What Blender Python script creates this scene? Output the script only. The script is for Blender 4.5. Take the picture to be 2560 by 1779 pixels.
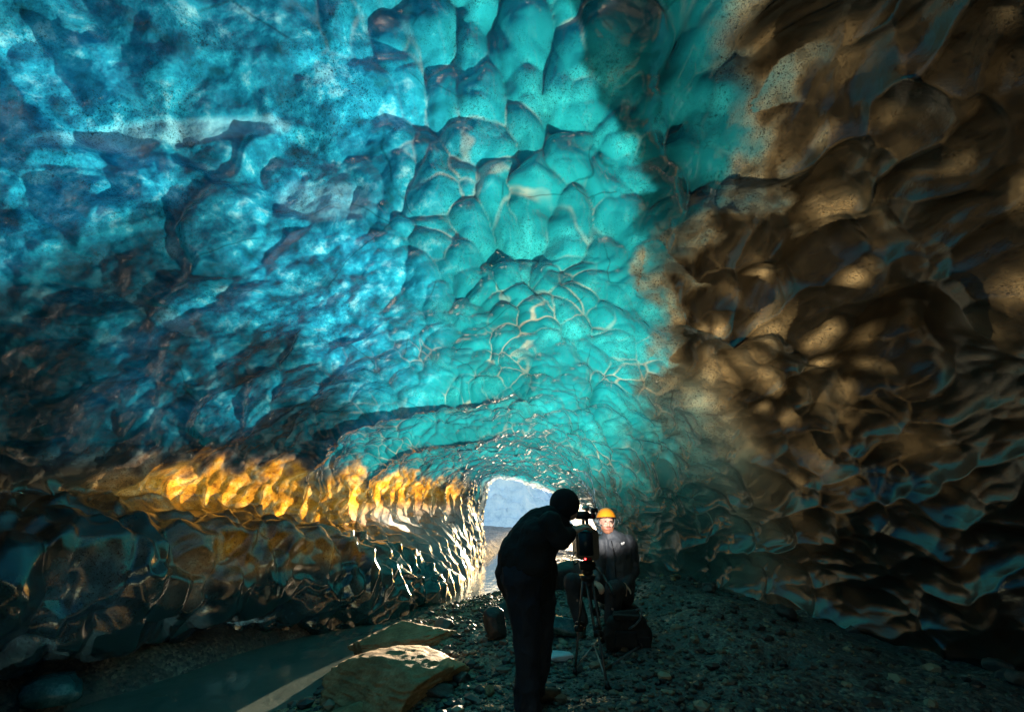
import bpy, bmesh, math, random
import numpy as np
from mathutils import Vector, Matrix

sc = bpy.context.scene
for o in list(bpy.data.objects):
    bpy.data.objects.remove(o)
R = math.radians
rng = np.random.RandomState(7)
random.seed(7)

# ------------------------------------------------------------------ camera
CAM_H, PITCH, FPX = 1.55, R(16.6), 1173.0
cam = bpy.data.cameras.new('camera')
cam.sensor_width = 36.0
cam.lens = FPX / 2560 * 36
cam.clip_start, cam.clip_end = 0.05, 3000
camo = bpy.data.objects.new('camera', cam)
camo.location = (0, 0, CAM_H)
camo.rotation_euler = (R(90) + PITCH, 0, 0)
sc.collection.objects.link(camo)
sc.camera = camo

# ------------------------------------------------------------------ light
SUN_EL, SUN_AZ = R(4.9), R(13.5)           # azimuth measured from +Y towards +X
world = bpy.data.worlds.new('World')
sc.world = world
world.use_nodes = True
wn = world.node_tree
wn.nodes.clear()
sky = wn.nodes.new('ShaderNodeTexSky')
sky.sky_type = 'NISHITA'
sky.sun_disc = False
sky.sun_elevation = SUN_EL
sky.sun_rotation = SUN_AZ
bg = wn.nodes.new('ShaderNodeBackground')
bg.inputs['Strength'].default_value = 0.15
wo = wn.nodes.new('ShaderNodeOutputWorld')
wn.links.new(sky.outputs[0], bg.inputs[0])
wn.links.new(bg.outputs[0], wo.inputs[0])
sun = bpy.data.lights.new('sun', 'SUN')
sun.energy = 5.0
sun.angle = R(0.5)
sun.color = (1.0, 0.80, 0.55)
suno = bpy.data.objects.new('sun', sun)
d = Vector((math.sin(SUN_AZ) * math.cos(SUN_EL), math.cos(SUN_AZ) * math.cos(SUN_EL), math.sin(SUN_EL)))
suno.rotation_euler = d.to_track_quat('Z', 'Y').to_euler()
suno.location = (8, 30, 12)
sc.collection.objects.link(suno)
sc.view_settings.view_transform = 'Standard'
sc.view_settings.look = 'None'
sc.view_settings.gamma = 1
sc.view_settings.exposure = 2.3
sc.cycles.max_bounces = 8
sc.cycles.diffuse_bounces = 4
sc.cycles.glossy_bounces = 4
sc.cycles.caustics_reflective = False
sc.cycles.sample_clamp_indirect = 6

# ------------------------------------------------------------------ helpers
ct, st = math.cos(PITCH), math.sin(PITCH)
def ray(px, py):
    v = (889.5 - py) / FPX
    return Vector(((px - 1280) / FPX, ct - v * st, st + v * ct))
def at(px, py, Y):
    r = ray(px, py)
    s = Y / r.y
    return Vector((r.x * s, Y, CAM_H + r.z * s))

def sstep(a, b, x):
    t = np.clip((x - a) / (b - a), 0, 1)
    return t * t * (3 - 2 * t)

def _hash(ix, iy, iz, k):
    h = (ix * 374761393 + iy * 668265263 + iz * 2147483647 + k * 974634777) & 0xffffffff
    h = ((h ^ (h >> 13)) * 1274126177) & 0xffffffff
    h = ((h ^ (h >> 16)) * 2246822519) & 0xffffffff
    return ((h ^ (h >> 15)) & 0xffffff) / float(0xffffff)

def vnoise(P, seed=0):
    """value noise, -1..1"""
    I = np.floor(P).astype(np.int64)
    F = P - I
    F = F * F * F * (F * (F * 6 - 15) + 10)
    out = 0
    for dx in (0, 1):
        wx = F[:, 0] if dx else 1 - F[:, 0]
        for dy in (0, 1):
            wy = F[:, 1] if dy else 1 - F[:, 1]
            for dz in (0, 1):
                wz = F[:, 2] if dz else 1 - F[:, 2]
                out = out + wx * wy * wz * _hash(I[:, 0] + dx, I[:, 1] + dy, I[:, 2] + dz, seed)
    return out * 2 - 1

def fbm(P, octv=4, seed=0, gain=0.5):
    a, s, o = 1.0, 0.0, 0
    Q = P.copy()
    for k in range(octv):
        o = o + a * vnoise(Q, seed + k * 17)
        s += a
        a *= gain
        Q = Q * 2.03 + 3.7
    return o / s

def voro(P, seed=0, jit=0.9):
    """returns F1, F2, id-hash of the nearest cell"""
    I = np.floor(P).astype(np.int64)
    n = len(P)
    f1 = np.full(n, 9.0); f2 = np.full(n, 9.0); cid = np.zeros(n)
    for dx in (-1, 0, 1):
        for dy in (-1, 0, 1):
            for dz in (-1, 0, 1):
                a, b, c = I[:, 0] + dx, I[:, 1] + dy, I[:, 2] + dz
                h1 = _hash(a, b, c, seed + 1); h2 = _hash(a, b, c, seed + 2); h3 = _hash(a, b, c, seed + 3)
                q = (a + 0.5 + jit * (h1 - .5) - P[:, 0]) ** 2 + (b + 0.5 + jit * (h2 - .5) - P[:, 1]) ** 2 + (c + 0.5 + jit * (h3 - .5) - P[:, 2]) ** 2
                m = q < f1
                f2 = np.where(m, f1, np.minimum(f2, q))
                cid = np.where(m, h1, cid)
                f1 = np.where(m, q, f1)
    return np.sqrt(f1), np.sqrt(f2), cid

def link(o, parent=None):
    sc.collection.objects.link(o)
    if parent is not None:
        o.parent = parent
    return o

def tag(o, label=None, cat=None, group=None, kind=None):
    if label: o['label'] = label
    if cat: o['category'] = cat
    if group: o['group'] = group
    if kind: o['kind'] = kind
    return o

def mesh_np(name, V, F, mat, parent=None, smooth=True):
    """V (n,3) array, F (m,4) or (m,3) array"""
    V = np.ascontiguousarray(V, dtype=np.float32)
    F = np.ascontiguousarray(F, dtype=np.int32)
    me = bpy.data.meshes.new(name)
    me.vertices.add(len(V)); me.vertices.foreach_set('co', V.ravel())
    k = F.shape[1]
    me.loops.add(F.size); me.loops.foreach_set('vertex_index', F.ravel())
    me.polygons.add(len(F))
    me.polygons.foreach_set('loop_start', np.arange(0, F.size, k, dtype=np.int32))
    me.polygons.foreach_set('loop_total', np.full(len(F), k, dtype=np.int32))
    me.polygons.foreach_set('use_smooth', np.full(len(F), smooth, dtype=bool))
    me.update()
    me.validate()
    if mat: me.materials.append(mat)
    return link(bpy.data.objects.new(name, me), parent)

def grid_faces(nr, nc):
    i = np.arange(nr - 1)[:, None] * nc + np.arange(nc - 1)[None, :]
    i = i.ravel()
    return np.stack([i, i + 1, i + nc + 1, i + nc], 1)

def grid_normals(G):
    du = np.gradient(G, axis=1); dv = np.gradient(G, axis=0)
    N = np.cross(du, dv)
    return N / (np.linalg.norm(N, axis=2, keepdims=True) + 1e-9)

def empty(name, loc, rz=0):
    o = bpy.data.objects.new(name, None)
    o.location = loc
    o.rotation_euler = (0, 0, rz)
    o.empty_display_size = 0.1
    sc.collection.objects.link(o)
    return o

# ------------------------------------------------------------------ materials
class NT:
    def __init__(s, name):
        s.m = bpy.data.materials.new(name)
        s.m.use_nodes = True
        s.t = s.m.node_tree
        s.t.nodes.clear()
        s.out = s.t.nodes.new('ShaderNodeOutputMaterial')
    def n(s, ty, **kw):
        nd = s.t.nodes.new('ShaderNode' + ty)
        for k, v in kw.items():
            if k.startswith('_'):
                setattr(nd, k[1:], v)
            else:
                k2 = int(k[1:]) if k[0] == 'i' and k[1:].isdigit() else k.replace('__', ' ')
                s.set(nd.inputs[k2], v)
        return nd
    def set(s, inp, v):
        if isinstance(v, bpy.types.NodeSocket): s.t.links.new(v, inp)
        elif isinstance(v, bpy.types.Node): s.t.links.new(v.outputs[0], inp)
        else: inp.default_value = v
    def coord(s):
        return s.n('NewGeometry').outputs['Position']
    def noise(s, vec, scale, detail=4, rough=0.55, dist=0.0):
        return s.n('TexNoise', Vector=vec, Scale=scale, Detail=detail, Roughness=rough, Distortion=dist).outputs['Fac']
    def math(s, op, a, b=0.0, clamp=False):
        nd = s.n('Math', _operation=op, _use_clamp=clamp)
        s.set(nd.inputs[0], a); s.set(nd.inputs[1], b)
        return nd.outputs[0]
    def ramp(s, fac, stops, interp='LINEAR'):
        nd = s.n('ValToRGB', Fac=fac)
        cr = nd.color_ramp
        cr.interpolation = interp
        while len(cr.elements) < len(stops): cr.elements.new(0.5)
        for e, (p, c) in zip(cr.elements, stops):
            e.position = p
            e.color = c if len(c) == 4 else (*c, 1)
        return nd.outputs[0]
    def rmap(s, fac, a, b, c=0.0, d=1.0):
        nd = s.n('MapRange', _interpolation_type='SMOOTHSTEP')
        for i, v in enumerate((fac, a, b, c, d)): s.set(nd.inputs[i], v)
        return nd.outputs[0]
    def mix(s, fac, a, b, blend='MIX'):
        nd = s.n('Mix', _data_type='RGBA', _blend_type=blend)
        s.set(nd.inputs[0], fac); s.set(nd.inputs[6], a); s.set(nd.inputs[7], b)
        return nd.outputs[2]
    def attr(s, name):
        return s.n('Attribute', _attribute_name=name).outputs['Fac']
    def bump(s, h, strength=0.5, dist=0.02, normal=None):
        nd = s.n('Bump', Height=h, Strength=strength, Distance=dist)
        if normal is not None: s.set(nd.inputs['Normal'], normal)
        return nd.outputs[0]
    def scalevec(s, vec, v):
        nd = s.n('VectorMath', _operation='MULTIPLY')
        s.set(nd.inputs[0], vec); nd.inputs[1].default_value = v
        return nd.outputs[0]
    def done(s, shader):
        s.t.links.new(shader.outputs[0] if isinstance(shader, bpy.types.Node) else shader, s.out.inputs['Surface'])
        return s.m

def C4(c): return (*c, 1)

def ice_material():
    t = NT('glacier_ice')
    P = t.coord()
    brown, amber, blue, clear = (t.attr(a) for a in ('brown', 'amber', 'blue', 'thin'))
    rough, white = t.attr('rough'), t.attr('white')
    pale = t.attr('pale')
    warp = t.n('TexNoise', Vector=P, Scale=0.9, Detail=3).outputs['Color']
    wv = t.n('VectorMath', _operation='SCALE', i0=warp); wv.inputs['Scale'].default_value = 0.35
    PW = t.n('VectorMath', _operation='ADD', i0=P, i1=wv.outputs[0]).outputs[0]
    n1 = t.noise(PW, 1.3, 6, 0.62, 0.4)
    n2 = t.noise(PW, 5.0, 9, 0.66, 0.1)
    n5 = t.noise(PW, 13.0, 8, 0.62, 0.15)
    n3 = t.noise(P, 42.0, 3, 0.8)
    n4 = t.noise(P, 110.0, 3, 0.8)
    # transmission colours of clean ice
    teal = t.ramp(n1, [(0.30, (0.004, 0.13, 0.17)), (0.5, (0.005, 0.155, 0.205)), (0.68, (0.018, 0.28, 0.34))])
    bl = t.ramp(n2, [(0.32, (0.004, 0.07, 0.13)), (0.45, (0.005, 0.14, 0.28)), (0.56, (0.012, 0.28, 0.48)), (0.72, (0.20, 0.60, 0.80))])
    col = t.mix(blue, teal, bl)
    # sediment bearing ice
    br = t.ramp(n2, [(0.30, (0.12, 0.093, 0.050)), (0.50, (0.21, 0.162, 0.085)), (0.70, (0.38, 0.295, 0.155))])
    col = t.mix(brown, col, br)
    am = t.ramp(n2, [(0.3, (0.22, 0.075, 0.008)), (0.5, (0.80, 0.36, 0.035)), (0.66, (1.0, 0.70, 0.25))])  # amber ice with the gold of sunlight painted into its colour
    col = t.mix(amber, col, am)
    col = t.mix(white, col, C4((0.85, 0.92, 0.95)))  # painted white: reflections on the inner wall, sunlit edge of the mouth
    col = t.mix(t.math('MULTIPLY', pale, 0.8), col, C4((0.30, 0.72, 0.95)))
    col = t.mix(t.math('MULTIPLY', t.attr('rim'), 0.55), col, C4((0.85, 0.52, 0.22)))  # gold glints painted onto the scallop rims
    # veins and sediment specks
    vein = t.n('TexVoronoi', _feature='DISTANCE_TO_EDGE', Vector=PW, Scale=0.7).outputs['Distance']
    veinm = t.rmap(vein, 0.0, 0.010, 0.55, 1.0)
    veinm = t.math('MAXIMUM', veinm, t.math('ADD', t.rmap(n1, 0.40, 0.52, 0.0, 1.0), brown))
    veinm = t.math('MINIMUM', veinm, 1.0)
    sp = t.math('MULTIPLY', t.rmap(n3, 0.34, 0.46, 0.2, 1.0), t.rmap(n4, 0.36, 0.50, 0.25, 1.0))
    spm = t.rmap(t.math('ADD', n1, t.math('MULTIPLY', brown, 0.4)), 0.40, 0.62, 0.0, 1.0)
    sp = t.math('ADD', t.math('MULTIPLY', sp, spm), t.math('SUBTRACT', 1.0, spm))
    k = t.math('MULTIPLY', t.math('MULTIPLY', sp, veinm), clear)
    tc = t.n('VectorMath', _operation='SCALE', i0=col); t.set(tc.inputs['Scale'], k)
    # bumps
    h = t.math('ADD', t.math('ADD', t.math('MULTIPLY', n2, t.math('ADD', t.math('MULTIPLY', rough, 0.28), 0.06)), t.math('MULTIPLY', n5, t.math('ADD', t.math('MULTIPLY', rough, 0.38), 0.03))), t.math('MULTIPLY', n3, t.math('ADD', t.math('MULTIPLY', brown, 0.10), 0.03)))
    nb = t.bump(h, 0.45, 0.06)
    dif = t.n('BsdfDiffuse', Normal=nb)
    dc = t.mix(0.5, t.mix(brown, C4((0.04, 0.32, 0.34)), C4((0.060, 0.048, 0.032))), tc.outputs[0])
    t.set(dif.inputs['Color'], t.mix(white, t.mix(amber, dc, C4((0.70, 0.38, 0.10))), C4((0.50, 0.60, 0.68))))  # sunlit gold and pale reflections painted into the diffuse colour too
    bn = t.n('Attribute', _attribute_name='ice_normal').outputs['Vector']
    # light scattered deep in the ice barely depends on the inner facets
    sm = t.n('Mix', _data_type='VECTOR'); sm.inputs[0].default_value = 0.92
    t.set(sm.inputs[4], bn); t.set(sm.inputs[5], nb)
    smn = t.n('VectorMath', _operation='NORMALIZE', i0=sm.outputs[1])
    tr = t.n('BsdfTranslucent', Normal=smn.outputs[0], Color=tc.outputs[0])
    body = t.n('MixShader', i1=dif, i2=tr); t.set(body.inputs[0], t.math('SUBTRACT', t.math('ADD', 0.74, t.math('MULTIPLY', amber, 0.18)), t.math('MULTIPLY', white, 0.25)))
    gl = t.n('BsdfGlossy', Normal=nb, Color=(1, 1, 1, 1)); t.set(gl.inputs['Roughness'], t.math('ADD', 0.08, t.math('MULTIPLY', brown, 0.12)))
    rim = t.attr('rim')
    fr = t.n('Fresnel', Normal=nb); t.set(fr.inputs['IOR'], t.math('ADD', 1.62, t.math('MULTIPLY', brown, 0.30)))
    fac = t.math('ADD', t.math('MULTIPLY', fr.outputs[0], 1.0), 0.02, True)
    return t.done(t.n('MixShader', Fac=fac, i1=body, i2=gl))

def ground_material():
    t = NT('gravel_ground')
    P = t.coord()
    n1 = t.noise(P, 1.2, 6, 0.6)
    n2 = t.noise(P, 9, 6, 0.65)
    v = t.n('TexVoronoi', Vector=P, Scale=38.0, Randomness=1.0)
    v2 = t.n('TexVoronoi', Vector=P, Scale=14.0, Randomness=1.0)
    c = t.ramp(n2, [(0.3, (0.03, 0.034, 0.04)), (0.55, (0.09, 0.09, 0.088)), (0.8, (0.20, 0.185, 0.16))])
    peb = t.ramp(v.outputs['Color'], [(0.2, (0.05, 0.052, 0.06)), (0.6, (0.15, 0.145, 0.13)), (0.9, (0.34, 0.30, 0.24))])
    c = t.mix(t.rmap(n1, 0.40, 0.6), c, peb)
    sand = t.attr('sand')
    c = t.mix(t.math('MULTIPLY', sand, t.rmap(n2, 0.3, 0.6, 0.4, 1.0)), c, C4((0.48, 0.34, 0.17)))  # sandy tint raised to carry gold light on the gravel
    h = t.math('ADD', t.math('MULTIPLY', v.outputs['Distance'], -0.35), t.math('ADD', t.math('MULTIPLY', v2.outputs['Distance'], -0.6), n2))
    nb = t.bump(h, 0.8, 0.035)
    b = t.n('BsdfPrincipled', Base__Color=c, Normal=nb)
    t.set(b.inputs['Roughness'], t.rmap(n2, 0.35, 0.65, 0.25, 0.75))
    return t.done(b)

def rock_material(name, c1, c2, c3, scale=3.0, rough=0.55):
    t = NT(name)
    P = t.n('TexCoord').outputs['Object']
    n = t.noise(P, scale, 8, 0.65, 0.3)
    n2 = t.noise(P, scale * 12, 4, 0.7)
    c = t.ramp(t.math('ADD', t.math('MULTIPLY', n, .7), t.math('MULTIPLY', n2, .3)), [(0.3, c1), (0.5, c2), (0.72, c3)])
    nb = t.bump(t.math('ADD', n, t.math('MULTIPLY', n2, 0.25)), 0.6, 0.03)
    b = t.n('BsdfPrincipled', Base__Color=c, Roughness=rough, Normal=nb)
    return t.done(b)

def plain(name, c, rough=0.6, metal=0.0, bump=0.0, bscale=60.0, emit=None, var=0.25):
    t = NT(name)
    P = t.n('TexCoord').outputs['Object']
    n = t.noise(P, bscale, 4, 0.6)
    n2 = t.noise(P, bscale * 0.12, 3, 0.6)
    cc = t.mix(t.rmap(n2, 0.3, 0.7), C4(tuple(x * (1 - var) for x in c)), C4(tuple(min(1, x * (1 + var)) for x in c)))
    b = t.n('BsdfPrincipled', Base__Color=cc, Roughness=rough, Metallic=metal)
    if bump: t.set(b.inputs['Normal'], t.bump(n, bump, 0.01))
    if emit:
        b.inputs['Emission Color'].default_value = C4(emit[0]); b.inputs['Emission Strength'].default_value = emit[1]
    return t.done(b)

def water_material():
    t = NT('meltwater')
    P = t.coord()
    n = t.noise(t.scalevec(P, (1.0, 0.5, 1.0)), 7.0, 4, 0.6, 0.5)
    n2 = t.noise(P, 0.9, 4, 0.6)
    nb = t.bump(n, 0.30, 0.025)
    c = t.ramp(n2, [(0.3, (0.10, 0.125, 0.11)), (0.7, (0.19, 0.225, 0.20))])
    b = t.n('BsdfPrincipled', Base__Color=c, Roughness=0.05, IOR=1.5, Normal=nb)
    return t.done(b)

M = {}
M['ice'] = ice_material()
M['ground'] = ground_material()
M['water'] = water_material()
M['tan_rock'] = rock_material('sandy_rock', (0.10, 0.06, 0.028), (0.30, 0.19, 0.09), (0.58, 0.42, 0.24), 4.5, 0.75)
M['dark_rock'] = rock_material('dark_basalt', (0.012, 0.012, 0.014), (0.035, 0.035, 0.038), (0.09, 0.085, 0.08), 5.0, 0.45)
M['grey_rock'] = rock_material('grey_stone', (0.03, 0.035, 0.04), (0.09, 0.09, 0.088), (0.2, 0.18, 0.15), 6.0, 0.5)
M['snow'] = rock_material('dirty_snow', (0.25, 0.40, 0.55), (0.66, 0.80, 0.90), (0.92, 0.96, 0.98), 0.8, 0.6)
M['slab_ice'] = rock_material('blue_floor_ice', (0.01, 0.05, 0.06), (0.03, 0.13, 0.15), (0.20, 0.34, 0.38), 4.0, 0.18)

# ------------------------------------------------------------------ cave shell
SEC = {
 -9.0: [(-2.6,-.6),(-2.6,.2),(-2.5,.6),(-2.5,.9),(-2.5,1.2),(-2.4,1.5),(-2.1,2.1),(-1.5,2.7),(-.6,3.1),(.3,3.1),(1.2,2.7),(1.8,2.0),(2.1,1.0),(2.1,-.5)],
 -4.0: [(-6.4,-.6),(-6.2,.3),(-5.9,.8),(-6.0,1.4),(-6.2,1.8),(-6.0,2.3),(-5.3,3.3),(-3.8,4.7),(-1.6,5.5),(.8,5.6),(3.2,4.8),(4.9,3.3),(5.6,1.5),(5.9,-.5)],
 -0.5: [(-6.2,-.6),(-6.0,.3),(-5.6,.8),(-5.7,1.3),(-6.1,1.6),(-5.7,2.1),(-5.0,3.1),(-3.6,4.5),(-1.6,5.3),(.8,5.4),(3.0,4.6),(4.6,3.1),(5.3,1.4),(5.6,-.5)],
 2.0: [(-5.6,-.6),(-5.4,.2),(-4.8,.6),(-5.0,1.2),(-5.35,1.5),(-5.2,1.95),(-4.6,2.8),(-3.3,4.1),(-1.5,4.9),(.6,5.1),(2.6,4.4),(4.0,3.0),(4.7,1.4),(5.0,-.5)],
 4.5: [(-4.5,-.6),(-4.3,.1),(-3.6,.5),(-3.75,1.1),(-4.55,1.5),(-4.3,1.95),(-4.0,2.6),(-3.0,3.5),(-1.4,4.2),(.4,4.4),(2.2,3.7),(3.5,2.5),(4.1,1.2),(4.3,-.5)],
 6.0: [(-3.6,-.6),(-3.4,0),(-2.9,.5),(-3.2,1.15),(-4.1,1.5),(-3.9,1.92),(-3.5,2.6),(-2.6,3.2),(-1.2,3.75),(.4,3.85),(1.9,3.2),(2.9,2.1),(3.4,.9),(3.7,-.5)],
 7.9: [(-1.9,-.6),(-1.6,-.1),(-1.75,.4),(-2.35,.85),(-3.3,1.15),(-3.3,1.7),(-3.0,2.3),(-2.2,2.8),(-.9,3.1),(.4,3.15),(1.4,2.7),(2.1,1.8),(2.5,.8),(2.7,-.5)],
 9.5: [(-1.15,-.6),(-1.05,-.1),(-1.35,.35),(-1.9,.75),(-2.7,1.1),(-2.8,1.5),(-2.45,2.05),(-1.7,2.45),(-.7,2.7),(.4,2.7),(1.2,2.3),(1.7,1.5),(2.0,.6),(2.1,-.5)],
 12.0: [(-.95,-.6),(-.9,-.1),(-1.05,.35),(-1.3,.8),(-1.6,1.15),(-1.65,1.5),(-1.4,1.9),(-1.0,2.15),(-.4,2.3),(.3,2.3),(1.1,2.05),(1.8,1.65),(2.4,.95),(2.6,-.5)],
 15.0: [(-.75,-.6),(-.75,-.1),(-.8,.4),(-.85,.8),(-.85,1.2),(-.8,1.55),(-.72,1.85),(-.58,2.05),(-.35,2.12),(.3,2.0),(1.0,1.78),(1.7,1.50),(2.4,1.10),(2.6,-.5)],
}
NU, NY = 1000, 1150
def catmull(xs, Y, xq):
    """monotone-ish Catmull-Rom over non-uniform xs; Y (n,k)"""
    xs = np.asarray(xs, float); Y = np.asarray(Y, float)
    m = np.gradient(Y, xs, axis=0)
    i = np.clip(np.searchsorted(xs, xq) - 1, 0, len(xs) - 2)
    h = xs[i + 1] - xs[i]
    t = ((xq - xs[i]) / h)[:, None]
    h = h[:, None]
    return ((2*t**3 - 3*t**2 + 1) * Y[i] + (t**3 - 2*t**2 + t) * h * m[i]
            + (-2*t**3 + 3*t**2) * Y[i+1] + (t**3 - t**2) * h * m[i+1])

ys_c = sorted(SEC)
tab = np.array([SEC[y] for y in ys_c])                 # (ns, 14, 2)
# resolution follows what is near: rows get denser with distance is not needed
yq = np.concatenate([np.linspace(-9.0, 1.5, 200, endpoint=False), np.linspace(1.5, 15.0, NY - 200)])
TY = catmull(ys_c, tab.reshape(len(ys_c), -1), yq).reshape(len(yq), 14, 2)
# resample each section, uniform in arc length of the mean section
mean = tab[3]
seg = np.r_[0, np.cumsum(np.linalg.norm(np.diff(mean, axis=0), axis=1))]
uq = np.linspace(0, seg[-1], NU)
G = np.zeros((len(yq), NU, 3))
flat = catmull(seg, TY.transpose(1, 0, 2).reshape(14, -1), uq).reshape(NU, len(yq), 2).transpose(1, 0, 2)
G[:, :, 0] = flat[:, :, 0]; G[:, :, 2] = flat[:, :, 1]; G[:, :, 1] = yq[:, None]
N = grid_normals(G)                                     # inward or outward?
mid = G[len(yq)//2, NU//2]
if N[len(yq)//2, NU//2][2] > 0: N = -N                  # make it point inwards
shape = G.shape[:2]
Pf = G.reshape(-1, 3).copy(); Nf = N.reshape(-1, 3)
U = np.repeat((uq / seg[-1])[None, :], len(yq), 0).ravel()
x, y, z = Pf[:, 0], Pf[:, 1], Pf[:, 2]
left = sstep(0.0, -2.2, x - 0.15 * (y - 6))
# where the sediment-rich ice of the right wall begins
xb = np.interp(y, [0, 2.5, 5.6, 8, 11, 15], [0.2, 0.5, 1.85, 2.0, 1.75, 1.9])
wob = fbm(Pf * 0.8, 4, 5)
fin0 = fbm(Pf * 6, 3, 19)
W0 = Pf + 0.12 * np.stack([vnoise(Pf * 1.7, 31), vnoise(Pf * 1.7, 32), vnoise(Pf * 1.7, 33)], 1)
_, _, idb = voro(W0 * np.array([1, .62, 1]) / .46, 23)
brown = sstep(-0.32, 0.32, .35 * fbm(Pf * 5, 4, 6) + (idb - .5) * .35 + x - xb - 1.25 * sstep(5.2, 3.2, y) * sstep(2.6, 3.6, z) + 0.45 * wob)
fade_b = sstep(5.4, 7.4, y + .6 * wob)
teal_r = brown * fade_b
brown = brown * (1 - .88 * fade_b)
murk = sstep(-.07, .07, x - xb + 0.5 * wob + .12 * fin0) * (1 - brown) * sstep(6, 4, y)
low = sstep(2.35, 1.5, z + 0.5 * wob) * sstep(0, -1, x)
roughceil = sstep(-0.3, -1.8, x + 0.5 * wob - (3.2 - y) * 0.25) * sstep(8.5, 5.5, y) * sstep(1.6, 2.2, z)

# scallops: cups pressed into the ice, sharp rims between them
W = Pf + 0.16 * np.stack([vnoise(Pf * 1.9, 31), vnoise(Pf * 1.9, 32), vnoise(Pf * 1.9, 33)], 1) + 0.030 * np.stack([vnoise(Pf * 6, 34), vnoise(Pf * 6, 35), vnoise(Pf * 6, 36)], 1)
def cups(scale, seed, stretch=(1, 0.66, 1)):
    f1, f2, cid = voro(W * np.array(stretch) / scale, seed)
    return np.minimum(f1, 1.0) ** 2, f2 - f1, cid
c_big, e_big, id_big = cups(1.15, 11)
c_mid, e_mid, id_mid = cups(0.32, 23)
c_sml, e_sml, _ = cups(0.17, 41)
far = sstep(4.5, 10, y)
rightw = sstep(0.3, 1.5, x - xb + 0.8)
mk = rightw > .01
WR = W[mk] @ np.array([[1, 0, 0], [0, .47, .22], [0, -.15, 1]]) / np.array([.29, .29, .29])
r1, r2, _ = voro(WR, 27)
c_rt = np.zeros(len(x)); e_rt = np.ones(len(x))
c_rt[mk] = np.minimum(r1, 1) ** 2; e_rt[mk] = r2 - r1
c_mid = c_mid * (1 - rightw) + c_rt * rightw
e_mid = np.where(rightw > .5, e_rt, e_mid)
D = 0.16 * fbm(Pf * 0.45, 3, 3)
D += (c_big - .4) * (0.22 * (1 - far) + 0.06) * (0.22 + 1.35 * rightw)
D += (c_mid - .4) * (0.17 * (1 - 0.45 * far) * (1 - rightw) + .19 * rightw * (1 - .5 * far) * (1 - .72 * sstep(2.6, 3.6, x) * sstep(1.6, 2.6, z))) * (1 - 0.70 * roughceil) * (0.75 + 0.7 * sstep(-.3, .4, fbm(Pf * 0.6, 2, 77)))
D += .28 * np.exp(-((y - 7.6 + .3 * wob) / .28) ** 2) * sstep(.6, -.8, x) * sstep(1.7, 2.2, z)
D += .14 * np.exp(-((y - 9.2 + .3 * wob) / .3) ** 2) * sstep(.6, -.6, x) * sstep(1.5, 1.9, z)
D += (c_sml - .4) * (0.034 + 0.036 * far + 0.03 * low) * (1 - 0.5 * roughceil)
# fractured blue ceiling: ridged plates, leaning strata
Q = Pf @ np.array([[.8, .35, .45], [-.5, .8, .2], [-.3, -.4, .85]])
rid = 1 - np.abs(fbm(Q * np.array([0.5, 1.4, 1.1]), 5, 60, 0.55)) * 2.2
qf1, qf2, qid = voro(Q * np.array([.9, 2.0, 1.5]) + .5 * np.stack([wob, wob, wob], 1), 66)
D += roughceil * .16 * (qid - .5) * sstep(0, .30, qf2 - qf1)
D += roughceil * (0.045 * rid + 0.03 * fbm(Q * 3, 5, 90))
rough_attr = np.clip(roughceil + .04 * rightw, 0, 1)
# lobes hanging over the stream on the left
c_lob, _, _ = voro((W * np.array([1.0, 1.2, .42])) / .36, 55)
c_lo2, _, _ = voro((W * np.array([.6, 1.0, .7])) / 1.1, 56)
D += (-(np.minimum(c_lob, 1) ** 2 - .4) * .26 - (np.minimum(c_lo2, 1) ** 2 - .4) * .10) * low * sstep(1.95, 1.5, z)
edge = sstep(0, 0.03, U) * sstep(1, 0.97, U)
D *= 1 - .45 * sstep(8.5, 9.5, y) * sstep(1.6, 1.3, z) * sstep(0, -.6, x)
D *= edge * (1 - .2 * sstep(1.25, 1.5, z) * sstep(2.2, 1.8, z) * sstep(-1.5, -2.5, x))

# hand placed hollows and bulges: (px, py, rx, ry in photo px, depth m (+ inward))
FE = [(2150, 585, 95, 150, -.42), (2350, 500, 110, 150, .22), (2410, 560, 60, 90, -.22), (2250, 800, 45, 100, -.40), (1830, 460, 75, 80, .20), (1675, 300, 38, 38, .12),
      (1750, 300, 55, 50, .14), (1915, 720, 45, 42, -.22), (2270, 905, 65, 55, -.25), (2060, 700, 70, 60, .12), (2390, 760, 80, 70, .16), (1990, 430, 60, 160, .10),
      (2060, 130, 120, 130, -.3), (2160, 970, 40, 35, -.16), (2020, 870, 60, 90, .10), (150, 210, 130, 120, .22), (230, 160, 26, 130, -.10), (1330, 620, 110, 130, .12),
      (1180, 560, 80, 110, .06), (2150, 1100, 60, 90, -.18), (1820, 900, 130, 110, -.15), (2540, 900, 90, 160, .16), (2540, 1180, 80, 150, .14)]
rel = Pf - np.array([0, 0, CAM_H])
dn = rel / np.linalg.norm(rel, axis=1, keepdims=True)
FP = []
for px, py, rx, ry, dep in FE:
    r = ray(px, py).normalized()
    j = int(np.argmax(dn @ np.array(r)))
    dist = np.linalg.norm(rel[j])
    c = Pf[j]
    ax = np.array((1, 0, 0.0)); up = np.array((0, -st, ct))
    q = Pf - c
    # in-plane radii in metres at that place
    k = dist / FPX * 1.02
    n = Nf[j]
    a1 = ax - n * (ax @ n); a1 /= np.linalg.norm(a1)
    a2 = np.cross(n, a1)
    stretch2 = 1.0 / max(0.35, abs(-dn[j] @ n))
    r2 = (q @ a1 / (rx * k)) ** 2 + (q @ a2 / (ry * k)) ** 2 + (q @ n / 1.2) ** 2
    if dep < 0:
        D += .62 * dep * np.exp(-r2 ** 1.2)
    else:
        D += .7 * dep * np.exp(-r2 ** 1.3)
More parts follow.
